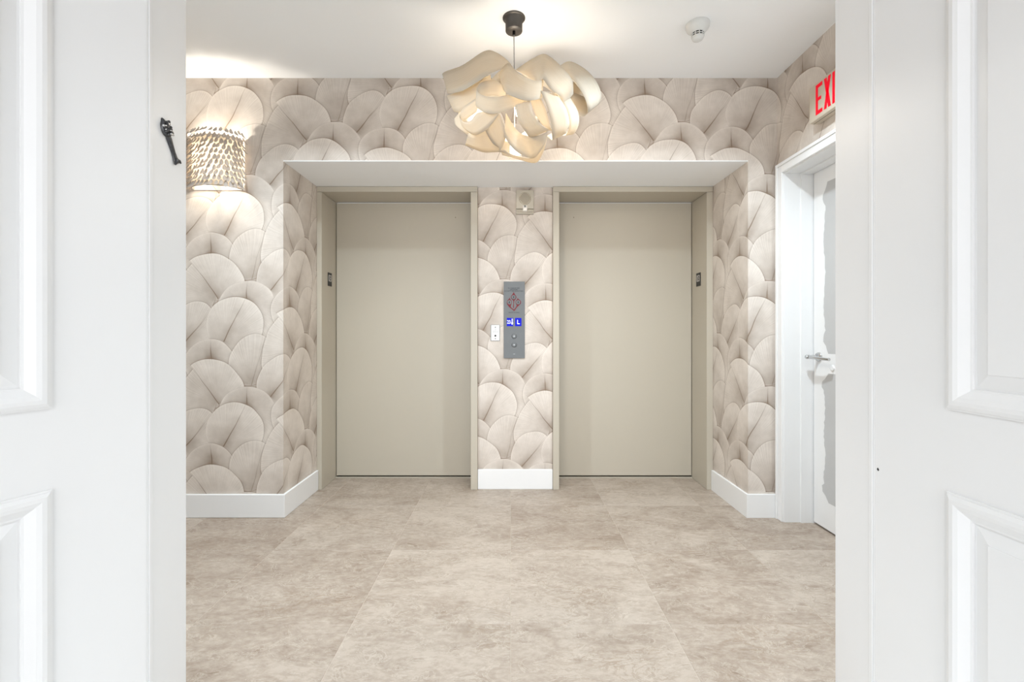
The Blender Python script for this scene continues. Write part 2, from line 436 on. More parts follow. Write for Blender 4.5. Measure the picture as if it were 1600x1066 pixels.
# entry wall with the wide double-door opening
we = MB().box(-2.85, -XJ - 0.02, YD0, YD1, 0, CEIL).box(XJ + 0.02, 2.4, YD0, YD1, 0, CEIL).box(-XJ - 0.02, XJ + 0.02, YD0, YD1, HJ + 0.02, CEIL)
struct('wall_front', we, 'wall_white')
def jamb_lining(sg):
    m = MB(); a, b = sg * XJ, sg * (XJ + 0.02)
    x0, x1 = min(a, b), max(a, b)
    m.box(x0, x1, YD0 - 0.002, YD1 + 0.002, 0, HJ)
    c_ = sg * (XJ - 0.0025); m.box(min(a, c_), max(a, c_), YD0 + 0.004, YD0 + 0.016, 0, HJ)
    return m
jl = struct('trim_2', jamb_lining(-1), 'white_paint'); bevel(jl, 0.003)
jr = struct('trim_3', jamb_lining(1), 'white_paint'); bevel(jr, 0.003)
struct('trim_4', MB().box(-XJ - 0.02, XJ + 0.02, YD0 - 0.002, YD1 + 0.002, HJ, HJ + 0.02), 'white_paint')
for sg, nm in ((-1, 'trim_5'), (1, 'trim_6')):      # casings on the foyer side
    x0, x1 = sorted((sg * (XJ + 0.052), sg * (XJ + 0.13)))
    bevel(struct(nm, MB().box(x0, x1, YD0 - 0.016, YD0, 0, HJ + 0.09), 'white_paint'), 0.004)
# foyer shell behind the camera, with an unseen window added to light the lobby
struct('wall_foyer_left', MB().box(-FX - 0.1, -FX, FY, YD0, 0, CEIL), 'foyer_taupe')
struct('wall_foyer_right', MB().box(FX, FX + 0.1, FY, YD0, 0, CEIL), 'foyer_taupe')
wf = MB().box(-FX, -2.12, FY - 0.1, FY, 0, CEIL).box(1.12, FX, FY - 0.1, FY, 0, CEIL).box(-2.12, 1.12, FY - 0.1, FY, 0, 0.05).box(-2.12, 1.12, FY - 0.1, FY, 2.52, CEIL)
struct('wall_foyer_back', wf, 'foyer_taupe')
wn = MB()
for x in (-2.12, -1.05, 0.01, 1.08): wn.box(x, x + 0.04, FY - 0.08, FY - 0.04, 0.05, 2.52)
for z in (0.05, 2.48): wn.box(-2.12, 1.12, FY - 0.08, FY - 0.04, z, z + 0.04)
struct('added_window_1', wn, 'white_paint')

# baseboards (mitred round the corners)
BT, BH = 0.015, 0.1415
def base_profile_poly(outer, inner): return outer + inner[::-1]
def baseboard(name, path_in, path_out):
    m = MB(); poly = path_out + path_in[::-1]
    area2 = sum(poly[i][0] * poly[(i + 1) % len(poly)][1] - poly[(i + 1) % len(poly)][0] * poly[i][1] for i in range(len(poly)))
    if area2 < 0: poly = poly[::-1]
    m.prism(poly, 'z', 0.0, BH)
    o = struct(name, m, 'base_white'); bevel(o, 0.0035); return o
baseboard('baseboard_left', [(XFAR, Y1), (XL, Y1), (XL, Y2 - 0.026)], [(XFAR, Y1 - BT), (XL + BT, Y1 - BT), (XL + BT, Y2 - 0.026)])
baseboard('baseboard_right', [(XR, Y2 - 0.026), (XR, Y1), (XW, Y1), (XW, 2.812)], [(XR - BT, Y2 - 0.026), (XR - BT, Y1 - BT), (XW - 0.012, Y1 - BT), (XW - 0.012, 2.809)])
baseboard('baseboard_back', [(-0.235, Y2), (0.299, Y2)], [(-0.235, Y2 - BT), (0.299, Y2 - BT)])

# ------------------------------------------------------------------ elevator entrances
def elevator(name, x0, x1, o0, o1, label, seam):
    """x0..x1 outer frame, o0..o1 clear opening."""
    YF = Y2 - 0.024; HD = 2.115
    d = thing(name, ((x0 + x1) / 2, Y2, 0), label, 'elevator door', kind='structure')
    obj('side_frame', MB().box(x0, o0, YF, 3.60, 0, HD), 'elev', d, bev=0.0025)
    obj('side_frame', MB().box(o1, x1, YF, 3.60, 0, HD), 'elev', d, bev=0.0025)
    obj('head_frame', MB().box(x0, x1, YF, 3.60, HD + 0.0015, SOF - 0.001), 'elev', d, bev=0.0025)
    p = obj('door_panel', MB().box(o0 + 0.004, o1 - 0.004, Y3 + 0.004, Y3 + 0.03, 0.018, HD - 0.003), 'elev', d, bev=0.002)
    sx = o0 + 0.14 if seam < 0 else o1 - 0.14
    obj('keyhole', MB().lathe((sx, Y3 + 0.0035, 2.0), (0, -1, 0), [(0.0045, 0), (0.0045, 0.0015)], 12), 'hole', p)
    obj('sill', MB().box(o0, o1, Y3 - 0.004, Y3 + 0.12, 0.0005, 0.006), 'elev', d)
    obj('hoistway_gap', MB().box(x0, x1, Y3 + 0.035, Y3 + 0.05, 0.0005, HD), 'darkgap', d)
    return d
elevator('door_1', XL + 0.001, -0.236, -1.342, -0.284, 'beige enamelled elevator door left of the wallpapered pier', 1)
elevator('door_2', 0.300, XR - 0.001, 0.344, 1.392, 'beige enamelled elevator door right of the wallpapered pier', -1)

# ------------------------------------------------------------------ white side door in the right wall
d3 = thing('door_3', (1.79, (DY0 + DY1) / 2, 0), 'white side door with bare grey patches and a chrome lever', 'door', kind='structure')
XD = 1.776
obj('door_slab', MB().box(XD, XD + 0.042, DY0 + 0.004, DY1 - 0.014, 0.011, DH - 0.004), 'white_paint', d3, bev=0.0015)
def ragged(y_edge, y_in, z0, z1, seed):
    r = random.Random(seed); pts = []; nn = 44
    for k in range(nn + 1):
        t = k / nn; z = z0 + (z1 - z0) * t
        e = y_edge + r.uniform(-0.004, 0.004) + 0.006 * math.sin(t * 17 + seed)
        edge = min(t, 1 - t)
        if edge < 0.06: e -= (0.06 - edge) * 0.5
        elif edge < 0.13: e += 0.014
        pts.append((e, z))
    return pts + [(y_in, z1 - 0.004), (y_in, z0 + 0.006)]
for a in ((2.640, 2.2, 1.00, 1.965, 3), (2.640, 2.2, 0.165, 0.890, 5)):
    poly = ragged(*a)
    obj('bare_patch', MB().prism(poly, 'x', XD - 0.0006, XD + 0.001), 'grey_patch', d3)
hy, hz = 2.686, 0.978
lev = obj('lever_handle', MB().lathe((XD - 0.008, hy, hz), (-1, 0, 0), [(0.0105, 0), (0.0105, 0.045), (0.012, 0.048), (0.012, 0.066), (0.009, 0.070)], 20)
          .tube([(XD - 0.062, hy + 0.004, hz), (XD - 0.062, hy - 0.04, hz - 0.001), (XD - 0.056, hy - 0.10, hz - 0.004), (XD - 0.046, hy - 0.152, hz - 0.006)], [0.0105, 0.0098, 0.009, 0.0085], 12), 'chrome', d3)
obj('rosette', MB().lathe((XD, hy, hz), (-1, 0, 0), [(0.027, 0), (0.027, 0.005), (0.024, 0.009), (0.012, 0.0095)], 28), 'chrome', lev)
obj('lock_cylinder', MB().lathe((XD, hy - 0.115, hz - 0.055), (-1, 0, 0), [(0.016, 0), (0.016, 0.004), (0.012, 0.006)], 20), 'plate_white', d3)
# its frame and casing
fr = MB().box(XW - 0.002, XD - 0.07, DY1, DY1 + 0.02, 0, DH + 0.012).box(XD - 0.07, 1.85, DY1 - 0.009, DY1 + 0.02, 0, DH)
fr.box(XW - 0.002, XD - 0.07, DY0 - 0.0, DY1, DH, DH + 0.02).box(XD - 0.07, XD - 0.002, DY0, DY1 - 0.009, DH - 0.008, DH + 0.0)
struct('trim_7', fr, 'white_paint')
cs = MB()
cs.box(XW - 0.016, XW, DY1 + 0.004, DY1 + 0.061, 0, DH + 0.066).box(XW - 0.022, XW - 0.016, DY1 + 0.042, DY1 + 0.061, 0, DH + 0.066)
cs.box(XW - 0.016, XW, DY0 - 0.061, DY1 + 0.004, DH + 0.006, DH + 0.066).box(XW - 0.022, XW - 0.016, DY0 - 0.061, DY1 + 0.042, DH + 0.047, DH + 0.066)
cs.box(XW - 0.016, XW, DY0 - 0.061, DY0 - 0.004, 0, DH + 0.006)
bevel(struct('trim_8', cs, 'white_paint'), 0.003)

# ------------------------------------------------------------------ panelled entry door leaves
def leaf_door(name, hinge, ang, sg, label):
    """local x runs from the hinge along the leaf; visible face at local y=0, looking to -y*sg."""
    WD, HD, TH = 0.885, 2.20, 0.045; Z0 = 0.008
    d = thing(name, (hinge[0], hinge[1], 0), label, 'door', rz=ang, kind='structure')
    def P(x, h, z): return (x, -sg * h, z)
    x1, x2 = 0.182, WD - 0.15; zs = [Z0, 0.15, 0.793, 0.963, 2.05, HD]
    m = MB()
    xs = [0.0, x1, x2, WD]
    for i in range(3):
        for j in range(5):
            if i == 1 and j in (1, 3): continue
            m.face([P(xs[i], 0, zs[j]), P(xs[i + 1], 0, zs[j]), P(xs[i + 1], 0, zs[j + 1]), P(xs[i], 0, zs[j + 1])])
    q = [(xs[0], Z0), (WD, Z0), (WD, HD), (xs[0], HD)]
    m.face([P(x, -TH, z) for x, z in q][::-1])
    for k in range(4):
        a, b = q[k], q[(k + 1) % 4]
        m.face([P(a[0], 0, a[1]), P(b[0], 0, b[1]), P(b[0], -TH, b[1]), P(a[0], -TH, a[1])])
    obj('door_slab', m, 'white_paint', d, local=True)
    prof = [(0, 0), (0.0, 0.006), (0.004, 0.0075), (0.0045, 0.0105), (0.012, 0.0155), (0.020, 0.016), (0.028, 0.012), (0.036, 0.004), (0.043, -0.003), (0.047, -0.0045), (0.047, -0.010), (0.052, -0.010)]
    fld = [(0.052, -0.010), (0.078, -0.001), (0.0785, 0.0015)]
    prof = [(a, b * 0.72) for a, b in prof]; fld = [(a, b * 0.72) for a, b in fld]
    for zb, zt in ((zs[1], zs[2]), (zs[3], zs[4])):
        def ring(o_, h): return [P(x1 + o_, h, zb + o_), P(x2 - o_, h, zb + o_), P(x2 - o_, h, zt - o_), P(x1 + o_, h, zt - o_)]
        mm = MB()
        rows = [ring(*p) for p in prof]
        mm.grid(rows, False, True)
        mo = obj('panel_moulding', mm, 'white_paint', d, local=True)
        rp = MB(); rows = [ring(*p) for p in fld]; rp.grid(rows, False, True); rp.face(rows[-1])
        obj('raised_panel', rp, 'white_paint', d, local=True)
    return d
leaf_door('door_4', (-XJ - 0.0005, 1.1525), math.atan2(-0.93, -0.37), -1, 'open white panelled door leaf at the left, beside the jamb with the dark ornament')
d5 = leaf_door('door_5', (XJ + 0.0005, 1.1525), math.atan2(-1.0, 0.05), 1, 'open white panelled door leaf at the right edge')

obj('paint_chip', MB().prism([(0.006, 0.786), (0.0095, 0.783), (0.0115, 0.786), (0.008, 0.7905)], 'y', -0.0012, 0.0005), 'black', d5, local=True)

# ------------------------------------------------------------------ dark ornate case on the left jamb
def mezuzah():
    a = Vector((-XJ, 729 * XJ / 546, CAM_H + 334 * XJ / 546)); b = Vector((-XJ, 729 * XJ / 523, CAM_H + 262 * XJ / 523))
    t = thing('mezuzah_case', (-XJ, b.y, b.z), 'small slanted dark pewter ornament case on the white left door jamb', 'ornament')
    d = b - a; L = d.length; d.normalize(); nx = Vector((1, 0, 0)); s = d.cross(nx)
    def sect(t_, wd, th): # half ellipse on the jamb
        c = a + d * (L * t_)
        return [c + s * (wd * math.cos(math.pi * k / 10)) + nx * (0.0008 + th * math.sin(math.pi * k / 10)) for k in range(11)]
    st = MB().grid([sect(q, w_, h_) for q, w_, h_ in ((0.34, .007, .006), (0.45, .0085, .008), (0.6, .0072, .007), (0.75, .0066, .0065), (0.86, .0075, .007), (0.93, .009, .008))], True)
    st.face(sect(0.34, .007, .006)); st.face(sect(0.93, .009, .008)[::-1])
    obj('stem', st, 'pewter', t)
    hd = MB().grid([sect(q, w_, h_) for q, w_, h_ in ((0.0, .0015, .002), (0.03, .004, .005), (0.06, .006, .006), (0.12, .0125, .010), (0.2, .0155, .012), (0.27, .0165, .012), (0.34, .0145, .011), (0.40, .008, .008))], True)
    hd.face(sect(0.0, .0015, .002)); hd.face(sect(0.40, .008, .008)[::-1])
    h = obj('crown', hd, 'pewter', t)
    r = random.Random(4)
    for k in range(30):
        q = r.uniform(0.07, 0.37); u = r.uniform(-0.9, 0.9)
        wd = 0.014; c = a + d * (L * q) + s * (u * wd) + nx * (0.0125 * math.sqrt(1 - u * u) + 0.001)
        rr = r.uniform(0.0026, 0.0042)
        obj('bead', MB().lathe(c, (1, 0, 0), [(rr * 0.3, -rr * .9), (rr * .8, -rr * .6), (rr, 0), (rr * .8, rr * .6), (rr * .3, rr * .9)], 8), 'chrome' if k % 3 == 0 else 'pewter', h)
    for sgn, ln in ((-1, 0.010), (0, 0.007), (1, 0.010)):
        p0 = a + d * (L * 0.91) + nx * 0.005; p1 = a + d * (L * 0.96 + ln * 0.5) + s * (sgn * 0.012) + nx * 0.005
        obj('foot', MB().tube([p0, (p0 + p1) / 2 + nx * 0.002, p1], [0.005, 0.0045, 0.0022], 8), 'pewter', t)
mezuzah()

# ------------------------------------------------------------------ pendant of curled veneer ribbons
PC = Vector((0.0, 2.284, 0.0))
def pendant():
    Yp = 2.284; c = unproj(803, 28, Yp); cx = c.x
    t = thing('pendant_lamp', (cx, Yp, CEIL), 'pendant lamp of curled pale wood veneer ribbons hanging from the ceiling', 'lamp')
    cn = obj('ceiling_canopy', MB().lathe((cx, Yp, CEIL), (0, 0, -1), [(0.055, 0.0), (0.055, 0.004), (0.052, 0.006), (0.0415, 0.007), (0.0415, 0.064), (0.0405, 0.066), (0.010, 0.066)], 36), 'bronze', t)
    obj('cord_grip', MB().lathe((cx, Yp, CEIL - 0.066), (0, 0, -1), [(0.007, 0), (0.007, 0.014), (0.004, 0.016)], 16), 'darkgap', cn)
    cen = unproj(660 + 612 / 3.947, 660 / 3.947, Yp)
    obj('cable', MB().tube([(cx, Yp, CEIL - 0.075), (cx + 0.002, Yp, cen.z + 0.12), (cx + 0.004, Yp, cen.z - 0.16)], 0.0022, 8), 'cable', t)
    def pt(x, y, k):
        q = 1 - ((x - 612) / 500) ** 2 - ((y - 660) / 352) ** 2
        dpt = k * 0.37 * math.sqrt(max(0.03, q))
        return unproj(660 + x / 3.947, y / 3.947, Yp - dpt)
    def cr(P, n=9):
        out = []; m = len(P)
        for i in range(m - 1):
            p0, p1, p2, p3 = P[max(i - 1, 0)], P[i], P[i + 1], P[min(i + 2, m - 1)]
            for j in range(n):
                u = j / n
                out.append(0.5 * ((2 * p1) + (p2 - p0) * u + (2 * p0 - 5 * p1 + 4 * p2 - p3) * u * u + (3 * p1 - p0 - 3 * p2 + p3) * u ** 3))
        out.append(P[-1]); return out
    RB = [
     [(250,405,-.3,265,520,-.3),(150,438,.1,180,560,.1),(130,455,.5,160,578,.5),(250,402,.75,245,560,.8),(380,318,.8,350,498,.9),(450,322,.75,430,448,.85),(530,380,.6,510,430,.7),(590,470,.3,570,520,.3)],
     [(150,590,.3,195,690,.3),(200,575,.5,225,690,.5),(280,540,.65,300,645,.65),(345,500,.72,350,600,.7),(420,460,.6,430,560,.6)],
     [(612,605,.85,642,622,.88),(530,588,.98,545,672,.96),(450,598,1.04,440,703,1.02),(370,586,1.04,365,684,1.02),(334,545,.95,330,642,.93),(372,506,.8,385,602,.76),(450,495,.7,455,590,.68),(512,545,.72,515,620,.68)],
     [(470,460,.7,498,548,.76),(525,392,.88,515,572,1.0),(590,448,1.0,575,602,1.06),(660,488,1.04,645,620,1.08),(728,498,.95,718,612,1.0),(745,470,.6,735,600,.6),(700,420,.4,700,560,.4)],
     [(575,432,.55,640,470,.6),(670,368,.75,690,497,.86),(742,335,.8,726,498,.9),(786,350,.85,745,490,.92),(850,405,.85,790,550,.92),(920,490,.7,845,592,.85),(930,580,.4,860,660,.5)],
     [(830,420,.0,840,500,.2),(905,380,.2,915,488,.4),(1000,425,.3,965,540,.5),(1070,500,.35,1000,600,.5),(1103,590,.3,1018,660,.45),(1075,650,.0,1015,700,.25),(1000,600,.0,975,714,.2),(890,558,.35,860,622,.45),(820,560,.3,800,640,.3)],
     [(345,600,.72,335,690,.68),(262,655,.68,262,742,.66),(228,712,.72,240,768,.74),(255,752,.82,282,812,.82),(300,742,.9,330,833,.9),(345,695,.95,400,795,.96),(440,690,1.0,476,702,1.0)],
     [(232,690,.45,196,735,.45),(242,760,.55,208,775,.55),(282,795,.65,264,822,.65),(340,830,.5,330,870,.5)],
     [(284,822,.7,264,895,.75),(335,832,.8,322,920,.8),(395,800,.85,384,940,.85),(470,850,.7,470,938,.65),(540,880,.4,540,950,.4)],
     [(476,700,.95,384,800,.9),(502,770,.9,430,880,.86),(512,845,.85,470,912,.85),(500,900,.7,470,935,.7)],
     [(515,700,.7,505,840,.92),(580,800,.7,575,930,.95),(650,838,.75,682,976,.95),(740,830,.9,750,900,.95),(772,800,.9,770,835,.92)],
     [(480,905,.55,492,955,.5),(560,955,.55,590,982,.52),(680,972,.65,695,1004,.6),(750,890,.7,740,950,.65),(770,830,.7,768,860,.68)],
     [(572,650,1.0,662,618,1.04),(590,740,1.04,684,702,1.06),(632,808,1.0,732,770,1.04),(656,842,.9,776,797,.95),(680,845,.7,790,800,.7)],
     [(665,612,.88,726,600,.9),(690,690,.84,762,680,.9),(742,770,.82,792,790,.9),(800,810,.75,820,815,.8)],
     [(728,560,.92,830,585,.84),(766,650,1.0,886,670,.9),(790,740,1.0,906,760,.86),(800,828,.95,890,806,.85),(800,864,.75,885,822,.65),(770,840,.5,830,800,.5)],
     [(850,600,.55,900,585,.4),(900,700,.6,958,690,.45),(906,780,.6,962,770,.45),(880,835,.45,925,828,.3),(830,820,.2,860,790,.1)],
    ]
    back = []
    for k in (0, 3, 4, 5, 10, 14):
        dy = 120 if k in (0, 4, 5) else 0
        sx = 0.80 if dy else 1.0
        dy *= 0.75
        back.append([(612 + (612 - a) * sx, b + dy, -ka * .95, 612 + (612 - a2) * sx, b2 + dy, -kb * .95) for a, b, ka, a2, b2, kb in RB[k]])
    for rb in RB + back:
        A = cr([pt(q[0], q[1], q[2]) for q in rb]); B = cr([pt(q[3], q[4], q[5]) for q in rb])
        NW = 4; m = MB(); rows = []
        for p, q in zip(A, B): rows.append([p.lerp(q, j / NW) for j in range(NW + 1)])
        m.grid(rows, True); cnt = NW + 1; ns = len(rows)
        o = obj('veneer_ribbon', m, 'veneer', t, fix=False, uvf=lambda p, nr, vi: ((vi // cnt) / ns * 3, (vi % cnt) / NW))
        sd = o.modifiers.new('solid', 'SOLIDIFY'); sd.thickness = 0.0022; sd.offset = 0
    bz = cen.z - 0.01
    bl = obj('bulb', MB().lathe((cen.x, Yp, bz + 0.06), (0, 0, -1), [(0.013, 0), (0.014, 0.02), (0.024, 0.045), (0.030, 0.07), (0.026, 0.092), (0.012, 0.104), (0.002, 0.107)], 20), 'bulb', t)
    for k in range(4):
        a = math.pi / 4 + k * math.pi / 2
        l = bpy.data.lights.new('pendant_light', 'POINT'); l.energy = 1.6; l.color = (1.0, 0.93, 0.83); l.shadow_soft_size = 0.12
        lo = bpy.data.objects.new('pendant_light', l); COL.objects.link(lo); lo.parent = t
        lo.location = Vector((cen.x + 0.09 * math.cos(a), Yp + 0.09 * math.sin(a), bz - 0.06)) - wloc(t)
    l = bpy.data.lights.new('pendant_down_light', 'AREA'); l.shape = 'DISK'; l.size = 0.09; l.energy = 10; l.color = (1.0, 0.93, 0.82)  # downward light added inside the shade to brighten the lower ribbons
    lo = bpy.data.objects.new('pendant_down_light', l); COL.objects.link(lo); lo.parent = t
    lo.location = Vector((cen.x, Yp, bz + 0.03)) - wloc(t)
pendant()

# ------------------------------------------------------------------ wall sconce clad in paper petals
def sconce():
    xc, zb, zt = -1.766, 1.962, 2.304; ra, rb = 0.160, 0.112
    t = thing('wall_sconce', (xc, Y1, zb), 'half-round wall sconce clad in overlapping white petals, lit', 'lamp')
    def pos(u, z, k=1.0): return Vector((xc - ra * k * math.cos(u), Y1 - rb * k * math.sin(u) - 0.004, z))
    m = MB()
    rows = [[pos(math.pi * j / 28, z, 0.93) for j in range(29)] for z in (zb + 0.02, zb + 0.12, zb + 0.22, zt - 0.03)]
    m.grid(rows, True)
    sh = obj('inner_shade', m, 'diffuser', t, fix=False); sd = sh.modifiers.new('solid', 'SOLIDIFY'); sd.thickness = 0.002
    obj('back_plate', MB().box(xc - 0.07, xc + 0.07, Y1 - 0.012, Y1 - 0.0005, zb + 0.06, zt - 0.06), 'plate_white', t, bev=0.002)
    for z in (zb + 0.018, zt - 0.028): obj('rim_wire', MB().tube([pos(math.pi * j / 28, z, 0.93) for j in range(29)], 0.0024, 6), 'plate_rim', t)
    obj('cross_wire', MB().tube([pos(0, zb + 0.018, .93), pos(math.pi, zb + 0.018, .93)], 0.0024, 6), 'plate_rim', t)
    # petal: a cupped pointed oval, root at origin, hanging along -z, facing -y
    PL, PW = 0.046, 0.0105
    rows = []
    for i, (tt, ww) in enumerate(((0, .35), (.2, .8), (.45, 1.0), (.7, .95), (.88, .62), (1, .12))):
        rows.append([Vector((PW * ww * s_, -0.004 * (1 - s_ * s_) - 0.012 * tt * tt, -PL * tt)) for s_ in (-1, 0, 1)])
    pm = MB().grid(rows, True).mesh('petal', fix=False); pm.materials.append(M['petal'])
    r = random.Random(12); NR = 11; n_ = 18
    base = wloc(t)
    for i in range(NR):
        z = zt + 0.012 - i * (zt - zb - 0.035) / (NR - 1)
        for j in range(n_):
            u = math.pi * (j + (0.5 if i % 2 else 0.0) + 0.25 + r.uniform(-.12, .12)) / (n_ + 0.5)
            if u > math.pi: continue
            p = pos(u, z + r.uniform(-.004, .004), 0.965)
            nrm = Vector((-math.cos(u) / ra, -math.sin(u) / rb, 0)).normalized()
            yaw = math.atan2(nrm.x, -nrm.y)
            M3 = Matrix.Rotation(yaw, 4, 'Z') @ Matrix.Rotation(math.radians(-r.uniform(12, 26) - (8 if i == 0 else 0)), 4, 'X') @ Matrix.Rotation(r.uniform(-.14, .14), 4, 'Y')
            o = bpy.data.objects.new('petal', pm); COL.objects.link(o); o.parent = t
            o.location = p - base; o.rotation_euler = M3.to_euler(); s_ = r.uniform(.9, 1.1); o.scale = (s_, s_, s_)
    for zz, sg in ((2.235, -1), (2.015, 1)):
        obj('bulb', MB().lathe((xc, Y1 - 0.05, zz), (0, 0, sg), [(0.010, 0), (0.012, 0.012), (0.014, 0.03), (0.008, 0.045), (0.001, 0.048)], 14), 'bulb', t)
    for zz, pw in ((2.205, 6.5), (2.045, 2.0)):
        l = bpy.data.lights.new('sconce_light', 'POINT'); l.energy = pw; l.color = (1.0, 0.93, 0.82); l.shadow_soft_size = 0.014
        lo = bpy.data.objects.new('sconce_light', l); COL.objects.link(lo); lo.parent = t
        lo.location = Vector((xc, Y1 - 0.078, zz)) - base
sconce()

# ------------------------------------------------------------------ call station on the pier
YP = Y2
def call_panel():
    k = 219.2
    X = lambda px: (px - VX) / k
    Z = lambda py: CAM_H - (py - VY) / k
    t = thing('call_panel', (X(803.5), YP, Z(560)), 'tall grey steel elevator call panel with two blue displays', 'panel')
    y0 = YP - 0.008
    obj('face_plate', MB().box(X(787), X(820), y0, YP - 0.0005, Z(560), Z(440)), 'steel', t, bev=0.0015)
    def txt(s_, size, px, py, mat='ink', par=t, sx=1.0, y=y0): return obj('lettering', text_mb(s_, size, X(px), Z(py), y - 0.0002, sx=sx), mat, par)
    txt('IN CASE OF FIRE', 0.0125, 802.8, 450.5, sx=0.9); txt('USE STAIRS', 0.0125, 803, 452.8, sx=0.9); txt('DO NOT USE ELEVATORS', 0.0125, 802.6, 455.1, sx=0.95)
    txt('FIRE EXIT VIA STAIRS', 0.0105, 803, 488.6, sx=0.8)
    # red emblem: three flame-shaped drops joined at the foot
    def poly(pts, name='emblem', mat='red', par=t, y=y0, d=0.0012):
        q = [(X(780 + a / 16.65), Z(436 + b / 16.65)) for a, b in pts]
        return obj(name, MB().prism(q, 'y', y - d, y + 0.0005), mat, par)
    poly([(378, 340), (408, 400), (445, 450), (448, 490), (425, 530), (392, 565), (386, 640), (382, 700), (385, 745), (372, 765), (358, 730), (360, 690), (370, 640), (366, 565), (330, 530), (304, 490), (308, 445), (345, 400)])
    poly([(275, 480), (285, 525), (322, 565), (332, 610), (318, 660), (300, 700), (305, 735), (390, 800), (388, 838), (340, 795), (262, 735), (205, 660), (196, 605), (212, 560), (252, 520)])
    poly([(482, 480), (492, 515), (540, 550), (568, 590), (564, 640), (520, 685), (462, 735), (440, 770), (396, 835), (384, 812), (388, 792), (440, 725), (455, 680), (428, 640), (424, 590), (440, 560), (470, 525)])
    for a, b in ((375, 475), (265, 608), (492, 608)):
        cxp, czp = X(780 + a / 16.65), Z(436 + b / 16.65)
        kk = obj('key_switch', MB().lathe((cxp, y0 - 0.0012, czp), (0, -1, 0), [(0.0155, 0), (0.0155, 0.0015), (0.0135, 0.0025)], 24), 'steel', t)
        obj('key_slot', MB().box(cxp - 0.0035, cxp + 0.0035, y0 - 0.0046, y0 - 0.0036, czp - 0.007, czp + 0.007), 'ink', kk)
    for px, s_, sx in ((796.8, '23', 0.95), (809.8, 'L', 1.1)):
        sc = obj('display', MB().box(X(px - 5.0), X(px + 5.0), y0 - 0.0012, y0 + 0.001, Z(509.8), Z(497)), 'blue', t)
        if s_ == '23':
            txt('23', 0.036, px - 1.7, 503.6, 'disp_text', sc, sx=0.72, y=y0 - 0.0012)
            ar = [(X(px + 2.9), Z(498.2)), (X(px + 2.9), Z(504.5)), (X(px + 1.6), Z(504.5)), (X(px + 3.5), Z(508)), (X(px + 5.0), Z(504.5)), (X(px + 4.1), Z(504.5)), (X(px + 4.1), Z(498.2))]
            obj('arrow', MB().prism(ar, 'y', y0 - 0.0022, y0 - 0.001), 'disp_text', sc)
        else: txt('L', 0.044, px, 503.6, 'disp_text', sc, sx=1.0, y=y0 - 0.0012)
    for py, up in ((525.5, 1), (539, -1)):
        cxp, czp = X(803.3), Z(py)
        b = obj('call_button', MB().lathe((cxp, y0, czp), (0, -1, 0), [(0.0165, 0), (0.0165, 0.002), (0.0145, 0.003), (0.0135, 0.0022), (0.013, 0.004)], 24), 'steel', t)
        a = 0.006 * up
        obj('arrow', MB().prism([(cxp - 0.005, czp - a * .6), (cxp + 0.005, czp - a * .6), (cxp, czp + a)], 'y', y0 - 0.0048, y0 - 0.0038), 'steel_light', b)
        obj('button_ring', MB().lathe((cxp, y0, czp), (0, -1, 0), [(0.0185, 0), (0.0185, 0.0012), (0.0165, 0.0014)], 24), 'steel_dark', b)
    obj('lettering', text_mb('FIRE', 0.008, X(803.3), Z(553.5), y0 - 0.0002), 'steel_light', t)
call_panel()

def key_plate():
    k = 219.2; X = lambda px: (px - VX) / k; Z = lambda py: CAM_H - (py - VY) / k
    t = thing('key_switch_plate', (X(773.8), YP, Z(533)), 'small white key switch plate on the wallpaper left of the call panel', 'switch')
    obj('rim', MB().box(X(766.4), X(781.2), YP - 0.004, YP - 0.0005, Z(533), Z(507.6)), 'plate_rim', t, bev=0.001)
    p = obj('face_plate', MB().box(X(767.6), X(780.2), YP - 0.0065, YP - 0.0035, Z(532.2), Z(508.3)), 'plate_white', t, bev=0.001)
    for py in (511.5, 529.3):
        obj('screw', MB().lathe((X(774), YP - 0.0063, Z(py)), (0, -1, 0), [(0.005, 0), (0.005, 0.001), (0.003, 0.0016)], 14), 'plate_rim', p)
    obj('keyhole', MB().lathe((X(774), YP - 0.0063, Z(524.8)), (0, -1, 0), [(0.0068, 0), (0.0068, 0.0014)], 18), 'black', p)
    for py in (515.2, 517.4, 519.2): obj('lettering', text_mb('ELEVATOR' if py > 516 else 'FIRE', 0.0085, X(774), Z(py), YP - 0.0067), 'plate_rim', p)
key_plate()

